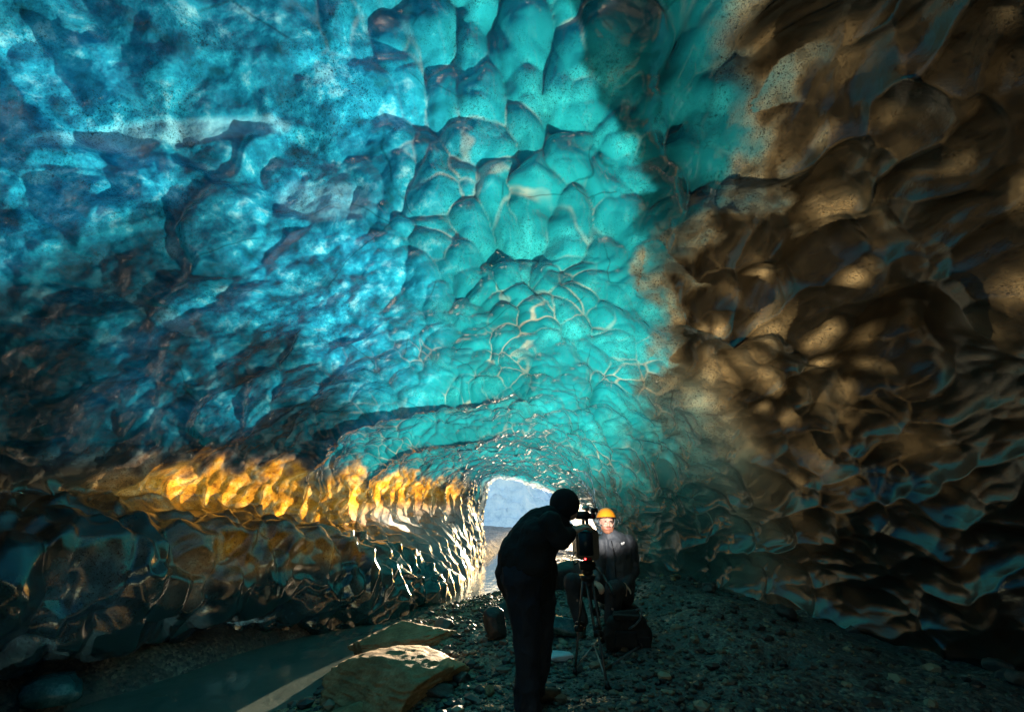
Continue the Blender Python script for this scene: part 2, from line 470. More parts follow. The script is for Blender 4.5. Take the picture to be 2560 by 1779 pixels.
PALE = [(440, 320, 190, 22, 14, .5), (820, 500, 95, 50, 20, .35), (430, 800, 16, 90, -28, .35)]
pale = np.zeros(len(Pf))
for px, py, rx, ry, deg, st_ in PALE:
    r = ray(px, py).normalized()
    j = int(np.argmax(dn @ np.array(r)))
    k = np.linalg.norm(rel[j]) / FPX
    n = Nf[j]; c = Pf[j]
    a1 = np.array((math.cos(R(deg)), math.sin(R(deg)) * st, -math.sin(R(deg)) * ct)); a1 -= n * (a1 @ n); a1 /= np.linalg.norm(a1)
    a2 = np.cross(n, a1); q = Pf - c
    m = (np.abs(q) < 2.5).all(1)
    qq = q[m]; nz = .35 * fbm(Pf[m] * 3.5, 4, 171)
    r2 = (qq @ a1 / (rx * k)) ** 2 + (qq @ a2 / (ry * k)) ** 2 + (qq @ n / 1.0) ** 2
    v = sstep(1.25, .75, np.sqrt(r2) + nz)
    pale[m] = np.maximum(pale[m], st_ * v * (.55 + .45 * sstep(-.2, .3, fbm(Pf[m] * 9, 3, 172))))
    D[m] += .018 * v
Pf = Pf + Nf * D[:, None]
x, y, z = Pf[:, 0], Pf[:, 1], Pf[:, 2]
FS = grid_faces(*shape)
fn = np.cross(Pf[FS[5000, 1]] - Pf[FS[5000, 0]], Pf[FS[5000, 2]] - Pf[FS[5000, 0]])
if fn @ Nf[FS[5000, 0]] < 0: FS = FS[:, ::-1]        # faces look into the cave
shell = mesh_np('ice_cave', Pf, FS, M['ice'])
# mild overall smoothing of face aliasing is not needed: the grid is dense
def vattr(o, name, arr):
    a = o.data.attributes.new(name, 'FLOAT', 'POINT')
    a.data.foreach_set('value', np.ascontiguousarray(arr, dtype=np.float32))
an = shell.data.attributes.new('ice_normal', 'FLOAT_VECTOR', 'POINT')
an.data.foreach_set('vector', np.ascontiguousarray(Nf, dtype=np.float32).ravel())
lown = fbm(Pf * 1.3, 3, 8)
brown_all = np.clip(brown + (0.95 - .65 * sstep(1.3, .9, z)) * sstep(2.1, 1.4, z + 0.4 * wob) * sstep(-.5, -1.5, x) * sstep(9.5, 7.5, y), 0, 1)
fin_n = fbm(Pf * 4, 4, 18)
amber = sstep(.45, 1.1, z + .25 * lown + .3 * fin_n) * sstep(2.1, 1.7, z + .25 * lown + .35 * fin_n) * sstep(-1.0, -1.6, x) * sstep(4.3, 5.8, y + .4 * wob)  # amber ice band, also painted sunlight where the sun does not reach
blue = np.clip(sstep(0.4, -1.6, x + 0.5 * wob - 0.25 * (3 - y)) * sstep(9.5, 6, y), 0, 1)
thin = 0.20 + .38 * sstep(.3, .7, z) * sstep(1.4, 1.0, z) * sstep(-1, -2, x) + 0.80 * sstep(1.4, 3.6, z + 0.7 * wob) + 0.45 * far * sstep(1.5, 2.1, z)  # transmission strength; painted highlights are folded into it below
mott = sstep(-.25, .35, fbm(Pf * np.array([.9, 1.3, .8]), 4, 140))
s1, _, i1 = voro((W + .08) * np.array([1, .8, .75]) / .50, 81)
s2, _, i2 = voro(W * np.array([1, .8, .75]) / .22, 83)
gold_spots = np.clip(np.exp(-(s1 / .30) ** 2) * sstep(.45, .8, i1) + .8 * np.exp(-(s2 / .34) ** 2) * sstep(.6, .8, i2), 0, 1)  # gold highlight spots painted into the right wall's transmission
thin *= 1 - brown * (0.978 - 1.05 * gold_spots * (.25 + .75 * sstep(4.5, 3.3, x) * sstep(4.4, 3.4, z)))
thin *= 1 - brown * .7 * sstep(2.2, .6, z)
thin *= 1 - teal_r * (.62 + .3 * sstep(1.9, .8, z))
thin *= 1 - brown * .55 * sstep(2.4, 4.2, x)
thin *= 1 - .75 * np.exp(-((x - xb - .1 - .25 * wob) / .55) ** 2) * sstep(7, 4.5, y) * (x - xb > 0) * sstep(0, .5, x - xb)
rim = sstep(.075, .005, e_mid + .05 * fin0) * (1 - roughceil) * sstep(-.10, .5, fbm(Pf * 1.4, 4, 99)) * (.34 - .24 * rightw)  # mask for gold glints painted along the scallop rims
thin *= 1 - 0.86 * murk * (.7 + .3 * mott)
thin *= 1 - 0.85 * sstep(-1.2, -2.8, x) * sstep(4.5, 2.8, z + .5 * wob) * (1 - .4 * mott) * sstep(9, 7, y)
thin *= (0.72 + .28 * mott) * (1 - roughceil * .35 * (1 - mott)) * (1.12 - .5 * c_mid * (1 - roughceil))
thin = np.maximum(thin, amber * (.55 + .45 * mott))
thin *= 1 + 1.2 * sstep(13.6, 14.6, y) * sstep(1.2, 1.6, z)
white = np.clip(.7 * sstep(14.2, 14.9, y) * sstep(1.0, 1.5, z) + .75 * sstep(8.6, 10, y) * sstep(1.5, 1.0, z) * sstep(0, -.8, x), 0, 1)  # sunlit mouth edge and reflections on the inner left wall, painted pale
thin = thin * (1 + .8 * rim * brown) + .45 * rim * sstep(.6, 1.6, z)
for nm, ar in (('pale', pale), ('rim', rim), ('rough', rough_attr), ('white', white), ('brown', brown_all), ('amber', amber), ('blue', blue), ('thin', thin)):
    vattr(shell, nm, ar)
tag(shell, 'scalloped glacier ice cave, teal and blue roof, brown sediment-streaked right wall', 'ice cave')

# ------------------------------------------------------------------ ground
def stream_c(yy):     # centre line x of the stream and half width
    return np.interp(yy, [1, 3, 4.5, 6.2, 8.3, 10, 12, 15, 30], [-4.9, -3.9, -2.75, -2.35, -.95, -.35, -.2, 0, 2.0]), \
           np.interp(yy, [1, 3, 4.5, 6.2, 8.3, 10, 12, 15, 30], [1.1, 1.1, .85, .55, .5, .55, .6, .5, .6])
def ground_h(X, Y):
    P3 = np.stack([X, Y, np.zeros_like(X)], 1)
    c, w = stream_c(Y)
    d = np.abs(X - c) / w
    side = np.where(X > c, 1.0, -1.0)
    h = -0.42 + 0.40 * sstep(0.55, 1.5, d)
    h += np.where(side > 0, 0.08 * sstep(1.0, 3.5, d), 0.16 * sstep(1.1, 2.0, d))
    h += (0.10 + .07 * sstep(.5, 2, X)) * fbm(P3 * 0.8, 4, 200) * sstep(0.8, 1.6, d) + 0.035 * fbm(P3 * 4, 4, 210)
    f1, f2, _ = voro(P3 * 2.2 + 0.3 * fbm(P3, 2, 9)[:, None], 300)
    h += 0.05 * (1 - np.minimum(f1, 1) ** 2) * sstep(0.9, 1.5, d)
    h += .26 * np.exp(-((X - 2.0) ** 2 / 1.6 + (Y - 6.8) ** 2 / 4)) + .10 * np.exp(-((X + .1) ** 2 / .5 + (Y - 6.3) ** 2 / 2))
    near = np.exp(-((X - 3.2) ** 2 + (Y - 3.0) ** 2) / 6)
    h += 0.10 * near
    far = sstep(14, 40, np.hypot(X, Y - 4))
    return h * (1 - far) + far * (1.5 * fbm(P3 * 0.02, 4, 5) - 0.1)
def axis(lo, hi, n, ext, k):
    a = np.linspace(lo, hi, n)
    g = np.geomspace((hi - lo) / n, ext, k)
    return np.r_[lo - g[::-1], a, hi + g]
gx = axis(-5.5, 5.5, 520, 900, 50); gy = axis(2.2, 14, 560, 900, 50)
XX, YY = np.meshgrid(gx, gy)
H = ground_h(XX.ravel(), YY.ravel())
ground = mesh_np('ground', np.stack([XX.ravel(), YY.ravel(), H], 1), grid_faces(len(gy), len(gx)), M['ground'])
tag(ground, kind='structure')
cS, wS = stream_c(YY.ravel())
sand = sstep(0.9, 1.3, (XX.ravel() - cS) / wS) * sstep(3.6, 2.2, (XX.ravel() - cS) / wS) * sstep(9.5, 8, YY.ravel())  # sandy bank whose colour includes painted gold light
vattr(ground, 'sand', sand)

WZ = -0.15
wx = np.linspace(-6.5, 6, 60); wy = np.linspace(-3, 18, 90)
WX, WY = np.meshgrid(wx, wy)
c_, w_ = stream_c(WY)
WXs = c_ + (WX / 6.25) * w_ * 1.7
water = mesh_np('water', np.stack([WXs.ravel(), WY.ravel(), np.full(WXs.size, WZ)], 1), grid_faces(90, 60), M['water'])
tag(water, kind='structure')
# ------------------------------------------------------------------ more materials
M['skin'] = plain('skin', (0.62, 0.36, 0.27), 0.5, var=0.06)
M['beard'] = plain('reddish_beard', (0.33, 0.13, 0.07), 0.8, bump=0.5, bscale=300)
M['lips'] = plain('lips', (0.45, 0.13, 0.12), 0.45)
M['eye'] = plain('eye_dark', (0.03, 0.03, 0.035), 0.2)
M['black_cloth'] = plain('black_cloth', (0.010, 0.010, 0.012), 0.85, bump=0.5, bscale=40)
M['navy_cloth'] = plain('navy_cloth', (0.012, 0.018, 0.032), 0.8, bump=0.5, bscale=40)
M['grey_cloth'] = plain('slate_jacket_cloth', (0.055, 0.062, 0.075), 0.6, bump=0.5, bscale=30)
M['trouser'] = plain('charcoal_trouser_cloth', (0.035, 0.033, 0.040), 0.75, bump=0.5, bscale=30)
M['orange'] = plain('orange_helmet_shell', (0.85, 0.30, 0.015), 0.28, var=0.08)
M['black_plastic'] = plain('black_plastic', (0.012, 0.012, 0.014), 0.4, var=0.2)
M['blue_plastic'] = plain('dark_blue_plastic', (0.010, 0.025, 0.045), 0.35, var=0.2)
M['teal_strip'] = plain('teal_plastic_strip', (0.02, 0.30, 0.36), 0.4, var=0.1)
M['glass'] = plain('lens_glass', (0.01, 0.01, 0.02), 0.03)
M['carbon'] = plain('tripod_tube', (0.07, 0.07, 0.075), 0.25, var=0.2)
M['alu'] = plain('brushed_metal', (0.35, 0.34, 0.33), 0.35, metal=0.8, var=0.15)
M['white'] = plain('white_print', (0.8, 0.8, 0.8), 0.6, var=0.03)
M['grey_strap'] = plain('grey_webbing', (0.13, 0.14, 0.15), 0.7, bump=0.4, bscale=200)
M['red_led'] = plain('red_tally_lamp', (0.8, 0.02, 0.02), 0.4, emit=((1.0, 0.02, 0.02), 6.0))
M['led'] = plain('lit_lamp_panel', (0.9, 0.9, 0.85), 0.4, emit=((1.0, 0.93, 0.85), 4.0))  # glow of the lamp added to the video camera
M['red_cap'] = plain('red_plastic', (0.35, 0.01, 0.015), 0.4)
M['boot'] = plain('brown_boot_leather', (0.06, 0.045, 0.03), 0.6, bump=0.5)
M['lace'] = plain('yellow_lace', (0.55, 0.45, 0.06), 0.7)

# ------------------------------------------------------------------ mesh builders
def bm_obj(name, bm, mat, parent=None, smooth=True, bevel=0.0, segs=2):
    if bevel:
        bmesh.ops.bevel(bm, geom=[e for e in bm.edges if e.calc_face_angle(0) > 0.5], offset=bevel, segments=segs, affect='EDGES', clamp_overlap=True)
    me = bpy.data.meshes.new(name)
    bm.to_mesh(me); bm.free()
    for p in me.polygons: p.use_smooth = smooth
    me.materials.append(mat)
    return link(bpy.data.objects.new(name, me), parent)

def b_box(bm, c, size, rot=None):
    m = Matrix.Translation(Vector(c)) @ (rot.to_4x4() if rot is not None else Matrix.Identity(4)) @ Matrix.Diagonal((*size, 1))
    bmesh.ops.create_cube(bm, size=1, matrix=m)

def b_cone(bm, p0, p1, r0, r1, seg=14, caps=True):
    p0, p1 = Vector(p0), Vector(p1)
    v = p1 - p0
    m = Matrix.Translation((p0 + p1) / 2) @ v.to_track_quat('Z', 'Y').to_matrix().to_4x4()
    bmesh.ops.create_cone(bm, cap_ends=caps, segments=seg, radius1=r0, radius2=r1, depth=v.length, matrix=m)

def b_ball(bm, c, r, sc3=(1, 1, 1), rot=None, sub=3):
    m = Matrix.Translation(Vector(c)) @ (rot.to_4x4() if rot is not None else Matrix.Identity(4)) @ Matrix.Diagonal((r * sc3[0], r * sc3[1], r * sc3[2], 1))
    bmesh.ops.create_icosphere(bm, subdivisions=sub, radius=1, matrix=m)

def b_tube(bm, pts, r, seg=8):
    for a, b in zip(pts, pts[1:]):
        b_cone(bm, a, b, r, r, seg)
    for p in pts: b_ball(bm, p, r, sub=1)

def b_limb(bm, pts):
    """pts = [(p, r), ...] tapered chain"""
    for (a, ra), (b, rb) in zip(pts, pts[1:]):
        b_cone(bm, a, b, ra, rb, 18)
    for p, r in pts: b_ball(bm, p, r, sub=3)

def fuse(name, bm, mat, parent=None, voxel=0.008, smooth=4, wrinkle=0.0, wscale=9.0, seed=0, offset=None):
    """voxel-union everything in bm into one continuous surface"""
    me = bpy.data.meshes.new(name); bm.to_mesh(me); bm.free()
    o = bpy.data.objects.new(name, me); sc.collection.objects.link(o)
    m = o.modifiers.new('r', 'REMESH'); m.mode = 'VOXEL'; m.voxel_size = voxel
    s = o.modifiers.new('s', 'SMOOTH'); s.factor = 0.5; s.iterations = smooth
    dg = bpy.context.evaluated_depsgraph_get()
    new = bpy.data.meshes.new_from_object(o.evaluated_get(dg))
    bpy.data.objects.remove(o); bpy.data.meshes.remove(me)
    if wrinkle:
        n = len(new.vertices)
        co = np.empty(n * 3, np.float32); no = np.empty(n * 3, np.float32)
        new.vertices.foreach_get('co', co); new.vertex_normals.foreach_get('vector', no)
        co = co.reshape(-1, 3).astype(float); no = no.reshape(-1, 3)
        w = 1 - np.abs(fbm(co * wscale * np.array([1, 1, .7]), 3, seed)) * 2.2
        co += no * (w * wrinkle)[:, None]
        new.vertices.foreach_set('co', co.astype(np.float32).ravel())
    new.name = name
    for p in new.polygons: p.use_smooth = True
    new.materials.clear(); new.materials.append(mat)
    return link(bpy.data.objects.new(name, new), parent)

def b_hand(bm, wrist, fwd, up, curl=0.5, side=1, s=1.0):
    """palm, four fingers of unequal length with two bends and a thumb; fwd = wrist to knuckles, up = back of the hand"""
    fwd = Vector(fwd).normalized(); up = Vector(up); up = (up - fwd * up.dot(fwd)).normalized()
    lat = fwd.cross(up) * side
    w = Vector(wrist)
    kn = w + fwd * 0.088 * s
    for k in (-1.5, -.5, .5, 1.5):
        b_cone(bm, w + lat * k * 0.011 * s, kn + lat * k * 0.0195 * s, 0.015 * s, 0.0115 * s, 10)
    b_ball(bm, w, 0.024 * s, sub=2)
    for k, L in zip((-1.5, -.5, .5, 1.5), (0.072, 0.082, 0.076, 0.060)):
        p = kn + lat * k * 0.0195 * s
        a = 0.0
        for j, (f, r0, r1) in enumerate(((.45, .0102, .0092), (.32, .0092, .0084), (.23, .0084, .0072))):
            a += curl * (0.75 if j == 0 else 1.0)
            dv = fwd * math.cos(a) - up * math.sin(a)
            q = p + dv * L * f * s
            b_cone(bm, p, q, r0 * s, r1 * s, 10); b_ball(bm, p, r0 * s, sub=2)
            p = q
        b_ball(bm, p, .0072 * s, sub=2)
    p = w + fwd * 0.022 * s - lat * 0.024 * s
    for j, (L, r0, r1) in enumerate(((.042, .014, .0115), (.032, .0115, .0095), (.025, .0095, .008))):
        dv = (fwd * (.55 + .25 * j) - lat * (.75 - .3 * j) - up * (.25 + .3 * curl)).normalized()
        q = p + dv * L * s
        b_cone(bm, p, q, r0 * s, r1 * s, 10); b_ball(bm, q, r1 * s, sub=2)
        p = q

def gh(x, y):
    return float(ground_h(np.array([float(x)]), np.array([float(y)]))[0])

# ------------------------------------------------------------------ cameraman, stooping to the viewfinder
Yc = 3.75
def P_(px, py, dy=0.0): return at(px, py, Yc + dy)
cm = empty('person', (P_(1326, 1700).x, Yc, gh(0.15, Yc)))
inv = Matrix.Translation(-Vector(cm.location))
def loc(parent, p): return Vector(p) - Vector(parent.location)
def L(px, py, dy=0.0): return loc(cm, P_(px, py, dy))
g0 = -0.0
ank1 = loc(cm, Vector((P_(1318, 1700).x, Yc - .13, gh(.1, Yc - .13) + .09)))
ank2 = loc(cm, Vector((P_(1336, 1700).x, Yc + .15, gh(.2, Yc + .15) + .09)))
bm = bmesh.new()
head_c = L(1413, 1262)
b_ball(bm, head_c, .098, (1.05, .88, 1.08))
b_ball(bm, L(1424, 1282), .06, (1.0, .85, .9))              # jaw, turned to the viewfinder
b_ball(bm, L(1441, 1272), .017, (1.2, .8, 1))               # nose
b_ball(bm, L(1408, 1270, -.088), .026, (.7, .35, 1.1)); b_ball(bm, L(1408, 1270, .088), .026, (.7, .35, 1.1))
b_limb(bm, [(L(1408, 1280), .06), (L(1388, 1300), .065)])
b_limb(bm, [(L(1375, 1312), .13), (L(1338, 1345), .155), (L(1316, 1385), .15), (L(1310, 1425), .16)])
b_limb(bm, [(L(1378, 1312, -.17), .07), (L(1400, 1352, -.2), .05), (L(1432, 1330, -.12), .032)])
b_limb(bm, [(L(1378, 1312, .17), .07), (L(1404, 1345, .2), .05), (L(1434, 1322, .12), .032)])
b_hand(bm, L(1434, 1329, -.11), (.8, .35, .35), (-.3, -.3, .9), .55, 1)
b_hand(bm, L(1436, 1321, .10), (.8, -.2, .25), (-.3, .3, .9), .55, -1)
b_limb(bm, [(L(1312, 1440, -.1), .10), (L(1322, 1570, -.12), .062), (ank1, .045)])
b_limb(bm, [(L(1335, 1440, .1), .10), (L(1340, 1565, .13), .062), (ank2, .045)])
body = fuse('body', bm, M['skin'], cm, .008, 3)
bm = bmesh.new()                                            # jacket
b_limb(bm, [(L(1391, 1300), .085), (L(1375, 1316), .145), (L(1352, 1330), .165), (L(1327, 1362), .18), (L(1313, 1395), .20), (L(1311, 1428), .205), (L(1316, 1452), .185)])
b_limb(bm, [(L(1345, 1340, -.12), .12), (L(1330, 1400, -.12), .14)]); b_limb(bm, [(L(1352, 1345, .12), .12), (L(1338, 1405, .12), .14)])
b_limb(bm, [(L(1376, 1312, -.17), .085), (L(1398, 1345, -.21), .068), (L(1402, 1348, -.21), .064), (L(1425, 1334, -.14), .046)])
b_limb(bm, [(L(1376, 1312, .17), .085), (L(1403, 1342, .2), .064), (L(1428, 1325, .13), .046)])
b_limb(bm, [(L(1350, 1420, .04), .12), (L(1352, 1455, .04), .11)])
fuse('jacket', bm, M['black_cloth'], cm, .009, 3, .017, 7, 4)
bm = bmesh.new()                                            # trousers
b_limb(bm, [(L(1306, 1440, -.1), .145), (L(1307, 1490, -.12), .112), (L(1317, 1570, -.13), .088), (L(1318, 1660, -.13), .080), (ank1 + Vector((0, 0, .03)), .082)])
b_limb(bm, [(L(1346, 1440, .1), .12), (L(1360, 1490, .12), .086), (L(1358, 1570, .14), .070), (L(1350, 1660, .14), .066), (ank2 + Vector((0, 0, .03)), .080)])
fuse('trousers', bm, M['navy_cloth'], cm, .009, 3, .015, 9, 9)
bm = bmesh.new()
b_ball(bm, head_c + Vector((-.004, 0, .012)), .108, (1.06, .92, 1.03)); b_ball(bm, L(1404, 1285), .075); b_limb(bm, [(L(1407, 1272, -.06), .045), (L(1408, 1284, -.05), .04)]); b_limb(bm, [(L(1407, 1272, .06), .045), (L(1408, 1284, .05), .04)])
b_ball(bm, L(1392, 1292), .085)
fuse('hood', bm, M['black_cloth'], cm, .008, 3, .004, 12, 2)
for a, off in ((ank1, -1), (ank2, 1)):
    bm = bmesh.new()
    b_limb(bm, [(a, .062), (a + Vector((0, 0, -.035)), .055), (a + Vector((.10, .05 * off, -.045)), .046), (a + Vector((.17, .07 * off, -.05)), .038)])
    fuse('boot', bm, M['boot'], cm, .007, 2)
tag(cm, 'person in black hooded jacket and navy trousers stooping to look through the video camera', 'person')

# ------------------------------------------------------------------ presenter, seated behind the tripod
Yp = 5.75
def Lp(px, py, dy=0.0): return at(px, py, Yp + dy) - Vector(pr.location)
pr = empty('person', (at(1540, 1480, Yp).x, Yp, gh(1.3, Yp)))
fl = Vector((at(1452, 1580, 5.55).x, 5.5, 0)); fl.z = gh(fl.x, fl.y) + .09; fl = fl - Vector(pr.location)
fr_ = Vector((at(1528, 1580, 5.4).x, 5.35, 0)); fr_.z = gh(fr_.x, fr_.y) + .09; fr_ = fr_ - Vector(pr.location)
hc = Lp(1517, 1305)
def H(x, y, z): return hc + Vector((x, y, z))              # face looks along -y
bm = bmesh.new()
b_ball(bm, H(0, .015, .03), .088, (.88, 1.08, 1.0))
b_ball(bm, H(0, -.015, -.045), .066, (.95, 1.0, 1.05))
b_ball(bm, H(0, -.042, -.082), .036, (1.1, .9, .8))
b_cone(bm, H(0, -.078, .012), H(0, -.098, -.026), .009, .015, 10); b_ball(bm, H(0, -.096, -.028), .015, (1.1, .9, .8))
for s in (-1, 1):
    b_ball(bm, H(.076 * s, .02, -.012), .026, (.35, .7, 1.15))
    b_ball(bm, H(.034 * s, -.062, -.03), .026, (1, .8, .9))
    b_ball(bm, H(.030 * s, -.076, .030), .018, (1.5, .6, .5))
b_limb(bm, [(H(0, .02, -.06), .055), (Lp(1530, 1345), .062)])
b_limb(bm, [(Lp(1540, 1368, .02), .13), (Lp(1545, 1420, .02), .13), (Lp(1545, 1470), .14)])
for s, sh, el, wr in ((1, (1572, 1362, .0), (1580, 1425, .02), (1560, 1462, -.22)), (-1, (1508, 1362, -.02), (1497, 1425, -.05), (1490, 1455, -.28))):
    b_limb(bm, [(Lp(*sh), .06), (Lp(*el), .045), (Lp(*wr), .030)])
    b_hand(bm, Lp(*wr), (-.25 * s, -.8, -.25), (0, -.2, .95), .45, s)
b_limb(bm, [(Lp(1530, 1480, -.02), .085), (Lp(1430, 1452, -.2), .058), (fl, .045)])
b_limb(bm, [(Lp(1556, 1482, -.02), .085), (Lp(1535, 1470, -.42), .058), (fr_, .045)])
fuse('body', bm, M['skin'], pr, .0065, 2)
for s in (-1, 1):
    bm = bmesh.new(); b_ball(bm, H(.030 * s, -.0795, .012), .0105, (1.2, .5, .62)); bm_obj('eye', bm, M['eye'], pr)
bm = bmesh.new(); b_ball(bm, H(0, -.0845, -.060), .014, (1.7, .4, .55)); bm_obj('mouth', bm, M['lips'], pr)
bm = bmesh.new()
b_limb(bm, [(H(-.055, -.02, -.055), .020), (H(-.035, -.055, -.088), .024), (H(0, -.068, -.100), .026), (H(.035, -.055, -.088), .024), (H(.055, -.02, -.055), .020)])
b_limb(bm, [(H(-.022, -.080, -.046), .007), (H(0, -.088, -.042), .008), (H(.022, -.080, -.046), .007)])
fuse('beard', bm, M['beard'], pr, .004, 2)
# helmet with brim, band and straps
hm = bmesh.new()
b_ball(hm, H(0, .02, .052), .118, (.92, 1.06, .92), sub=4)
b_ball(hm, H(0, .02, .048), .123, (.92, 1.06, .72), sub=4)
bmesh.ops.bisect_plane(hm, geom=hm.verts[:] + hm.edges[:] + hm.faces[:], plane_co=H(0, 0, .042), plane_no=(0, .12, 1), clear_inner=True)
bmesh.ops.solidify(hm, geom=hm.faces[:], thickness=.006)
hel = bm_obj('helmet', hm, M['orange'], pr)
bm = bmesh.new()
n = 28
ring = [H(math.cos(k / n * 6.2832) * .113, .02 + math.sin(k / n * 6.2832) * .130, .043 - .12 * math.sin(k / n * 6.2832) * .13) for k in range(n + 1)]
b_tube(bm, ring, .0065, 6)
bm_obj('rim', bm, M['black_plastic'], hel)
for s in (-1, 1):
    bm = bmesh.new()
    for k in range(3): b_ball(bm, H(.086 * s, -.02 + k * .045, .108 - .004 * k), .009, (.8, 1.5, .6))
    bm_obj('vent', bm, M['black_plastic'], hel)
    bm = bmesh.new()
    b_tube(bm, [H(.096 * s, .0, .04), H(.082 * s, -.012, -.02), H(.062 * s, -.035, -.075), H(.025 * s, -.052, -.122)], .005, 6)
    b_tube(bm, [H(.094 * s, .07, .04), H(.080 * s, .0, -.035)], .0045, 6)
    bm_obj('chin_strap', bm, M['grey_strap'], hel)
bm = bmesh.new()
b_limb(bm, [(Lp(1528, 1343), .098), (Lp(1534, 1350), .11)])
b_limb(bm, [(Lp(1514, 1360, .01), .10), (Lp(1568, 1360, .01), .105)])
b_limb(bm, [(Lp(1541, 1366, .01), .165), (Lp(1545, 1420, .01), .172), (Lp(1546, 1462), .18)])
b_limb(bm, [(Lp(1575, 1362, .0), .085), (Lp(1583, 1425, .02), .068), (Lp(1564, 1460, -.19), .047)])
b_limb(bm, [(Lp(1506, 1362, -.02), .082), (Lp(1496, 1425, -.05), .066), (Lp(1491, 1453, -.25), .047)])
jk = fuse('jacket', bm, M['grey_cloth'], pr, .008, 3, .009, 9, 21)
bm = bmesh.new(); b_tube(bm, [Lp(1529, 1352, -.13), Lp(1536, 1385, -.165), Lp(1540, 1440, -.175), Lp(1540, 1470, -.178)], .006, 6); bm_obj('zip', bm, M['black_plastic'], jk)
lg = Lp(1555, 1358, -.118)
bm = bmesh.new()
for k, (dx, dz, rr, a) in enumerate(((-.012, -.003, .013, .6), (.012, .008, .011, .6))):
    b_ball(bm, lg + Vector((dx, -.03, dz)), rr, (1.0, .25, 1.5), Matrix.Rotation(a, 3, 'Y'), 3)
bm_obj('chest_emblem', bm, M['white'], jk)
bm = bmesh.new()
b_limb(bm, [(Lp(1532, 1482, -.0), .135), (Lp(1430, 1454, -.18), .09), (Lp(1437, 1500, -.19), .078), (fl + Vector((0, 0, .06)), .072)])
b_limb(bm, [(Lp(1554, 1484, -.0), .135), (Lp(1535, 1472, -.40), .09), (Lp(1532, 1520, -.38), .078), (fr_ + Vector((0, 0, .06)), .072)])
fuse('trousers', bm, M['trouser'], pr, .009, 3, .008, 9, 33)
for a in (fl, fr_):
    bm = bmesh.new()
    b_limb(bm, [(a + Vector((0, .02, 0)), .058), (a + Vector((0, .03, -.035)), .053), (a + Vector((-.02, -.10, -.045)), .044), (a + Vector((-.03, -.17, -.05)), .038)])
    bt = fuse('boot', bm, M['boot'], pr, .007, 2)
    bm = bmesh.new()
    zz = []
    for k in range(5):
        c = a + Vector((-.008 - .005 * k, -.035 - .025 * k, .03 - .015 * k)); zz.append(c + Vector((.026 * (-1) ** k, 0, -.006)))
    b_tube(bm, zz, .004, 5)
    bm_obj('lace', bm, M['lace'], bt)
tag(pr, 'person with orange helmet and slate jacket sitting and facing the video camera', 'person')

# folding stool under the presenter
stl = empty('folding_stool', (at(1545, 1490, Yp + .02).x, Yp + .02, gh(1.3, Yp)))
hz = at(1545, 1490, Yp).z - stl.location.z - .10
bm = bmesh.new(); b_box(bm, (0, 0, hz), (.40, .36, .03)); bm_obj('seat', bm, M['black_cloth'], stl, bevel=.012)
for sx in (-1, 1):
    for sy in (-1, 1):
        bm = bmesh.new(); b_tube(bm, [(-.17 * sx, .17 * sy, hz - .02), (.18 * sx, .17 * sy, 0)], .010); bm_obj('leg', bm, M['alu'], stl)
tag(stl, 'low folding stool with black seat under the presenter with the orange helmet', 'stool')

# ------------------------------------------------------------------ tripod
top = at(1470, 1452, 4.6)
tp = empty('tripod', (top.x, top.y, gh(top.x, top.y)))
T = lambda v: Vector(v) - Vector(tp.location)
feet = []
for px, py, Y in ((1437, 1695, 4.62), (1522, 1765, 4.12), (1508, 1640, 5.1)):
    q = at(px, py, Y); q.z = gh(q.x, q.y) + .015
    feet.append(q)
bm = bmesh.new()
b_cone(bm, T(top), T(top + Vector((0, 0, .05))), .055, .075, 20); b_cone(bm, T(top + Vector((0, 0, -.05))), T(top), .05, .055, 20)
bm_obj('crown', bm, M['black_plastic'], tp)
hd = top + Vector((0, 0, .055))
bm = bmesh.new()
b_ball(bm, T(hd + Vector((0, 0, .02))), .05, (1, 1, .7)); b_box(bm, T(hd + Vector((0, 0, .075))), (.085, .12, .07)); b_cone(bm, T(hd + Vector((-.07, 0, .075))), T(hd + Vector((.07, 0, .075))), .038, .038, 18)
b_box(bm, T(hd + Vector((0, 0, .122))), (.07, .17, .016))
head = bm_obj('fluid_head', bm, M['black_plastic'], tp, bevel=.005)
bm = bmesh.new(); b_tube(bm, [T(hd + Vector((.06, -.02, .07))), T(hd + Vector((.11, -.14, .02))), T(hd + Vector((.16, -.32, -.10)))], .009); bm_obj('pan_handle', bm, M['carbon'], head)
bm = bmesh.new(); b_cone(bm, T(hd + Vector((.135, -.23, -.04))), T(hd + Vector((.165, -.335, -.11))), .015, .017, 12); bm_obj('grip', bm, M['black_plastic'], head)
for q in feet:
    dirv = (q - top); lat = Vector((dirv.y, -dirv.x, 0)).normalized()
    start = top + Vector((dirv.x, dirv.y, 0)).normalized() * .045
    midp = start.lerp(q, .52); ankp = start.lerp(q, .93)
    bm = bmesh.new()
    b_tube(bm, [T(start - lat * .026), T(midp - lat * .024)], .011); b_tube(bm, [T(start + lat * .026), T(midp + lat * .024)], .011)
    b_tube(bm, [T(start.lerp(q, .44)), T(ankp)], .0105)
    leg = bm_obj('leg', bm, M['carbon'], tp)
    bm = bmesh.new(); b_box(bm, T(midp), (.075, .04, .045)); b_box(bm, T(start.lerp(q, .46)), (.07, .035, .02)); bm_obj('clamp', bm, M['black_plastic'], leg, bevel=.005)
    bm = bmesh.new(); b_cone(bm, T(q), T(ankp), .026, .016, 12); b_ball(bm, T(q), .026, (1, 1, .5)); bm_obj('foot', bm, M['black_plastic'], leg)
hub = (feet[0] + feet[1] + feet[2]) / 3; hub.z = max(f.z for f in feet) + .10
bm = bmesh.new()
b_ball(bm, T(hub), .025, (1, 1, .6))
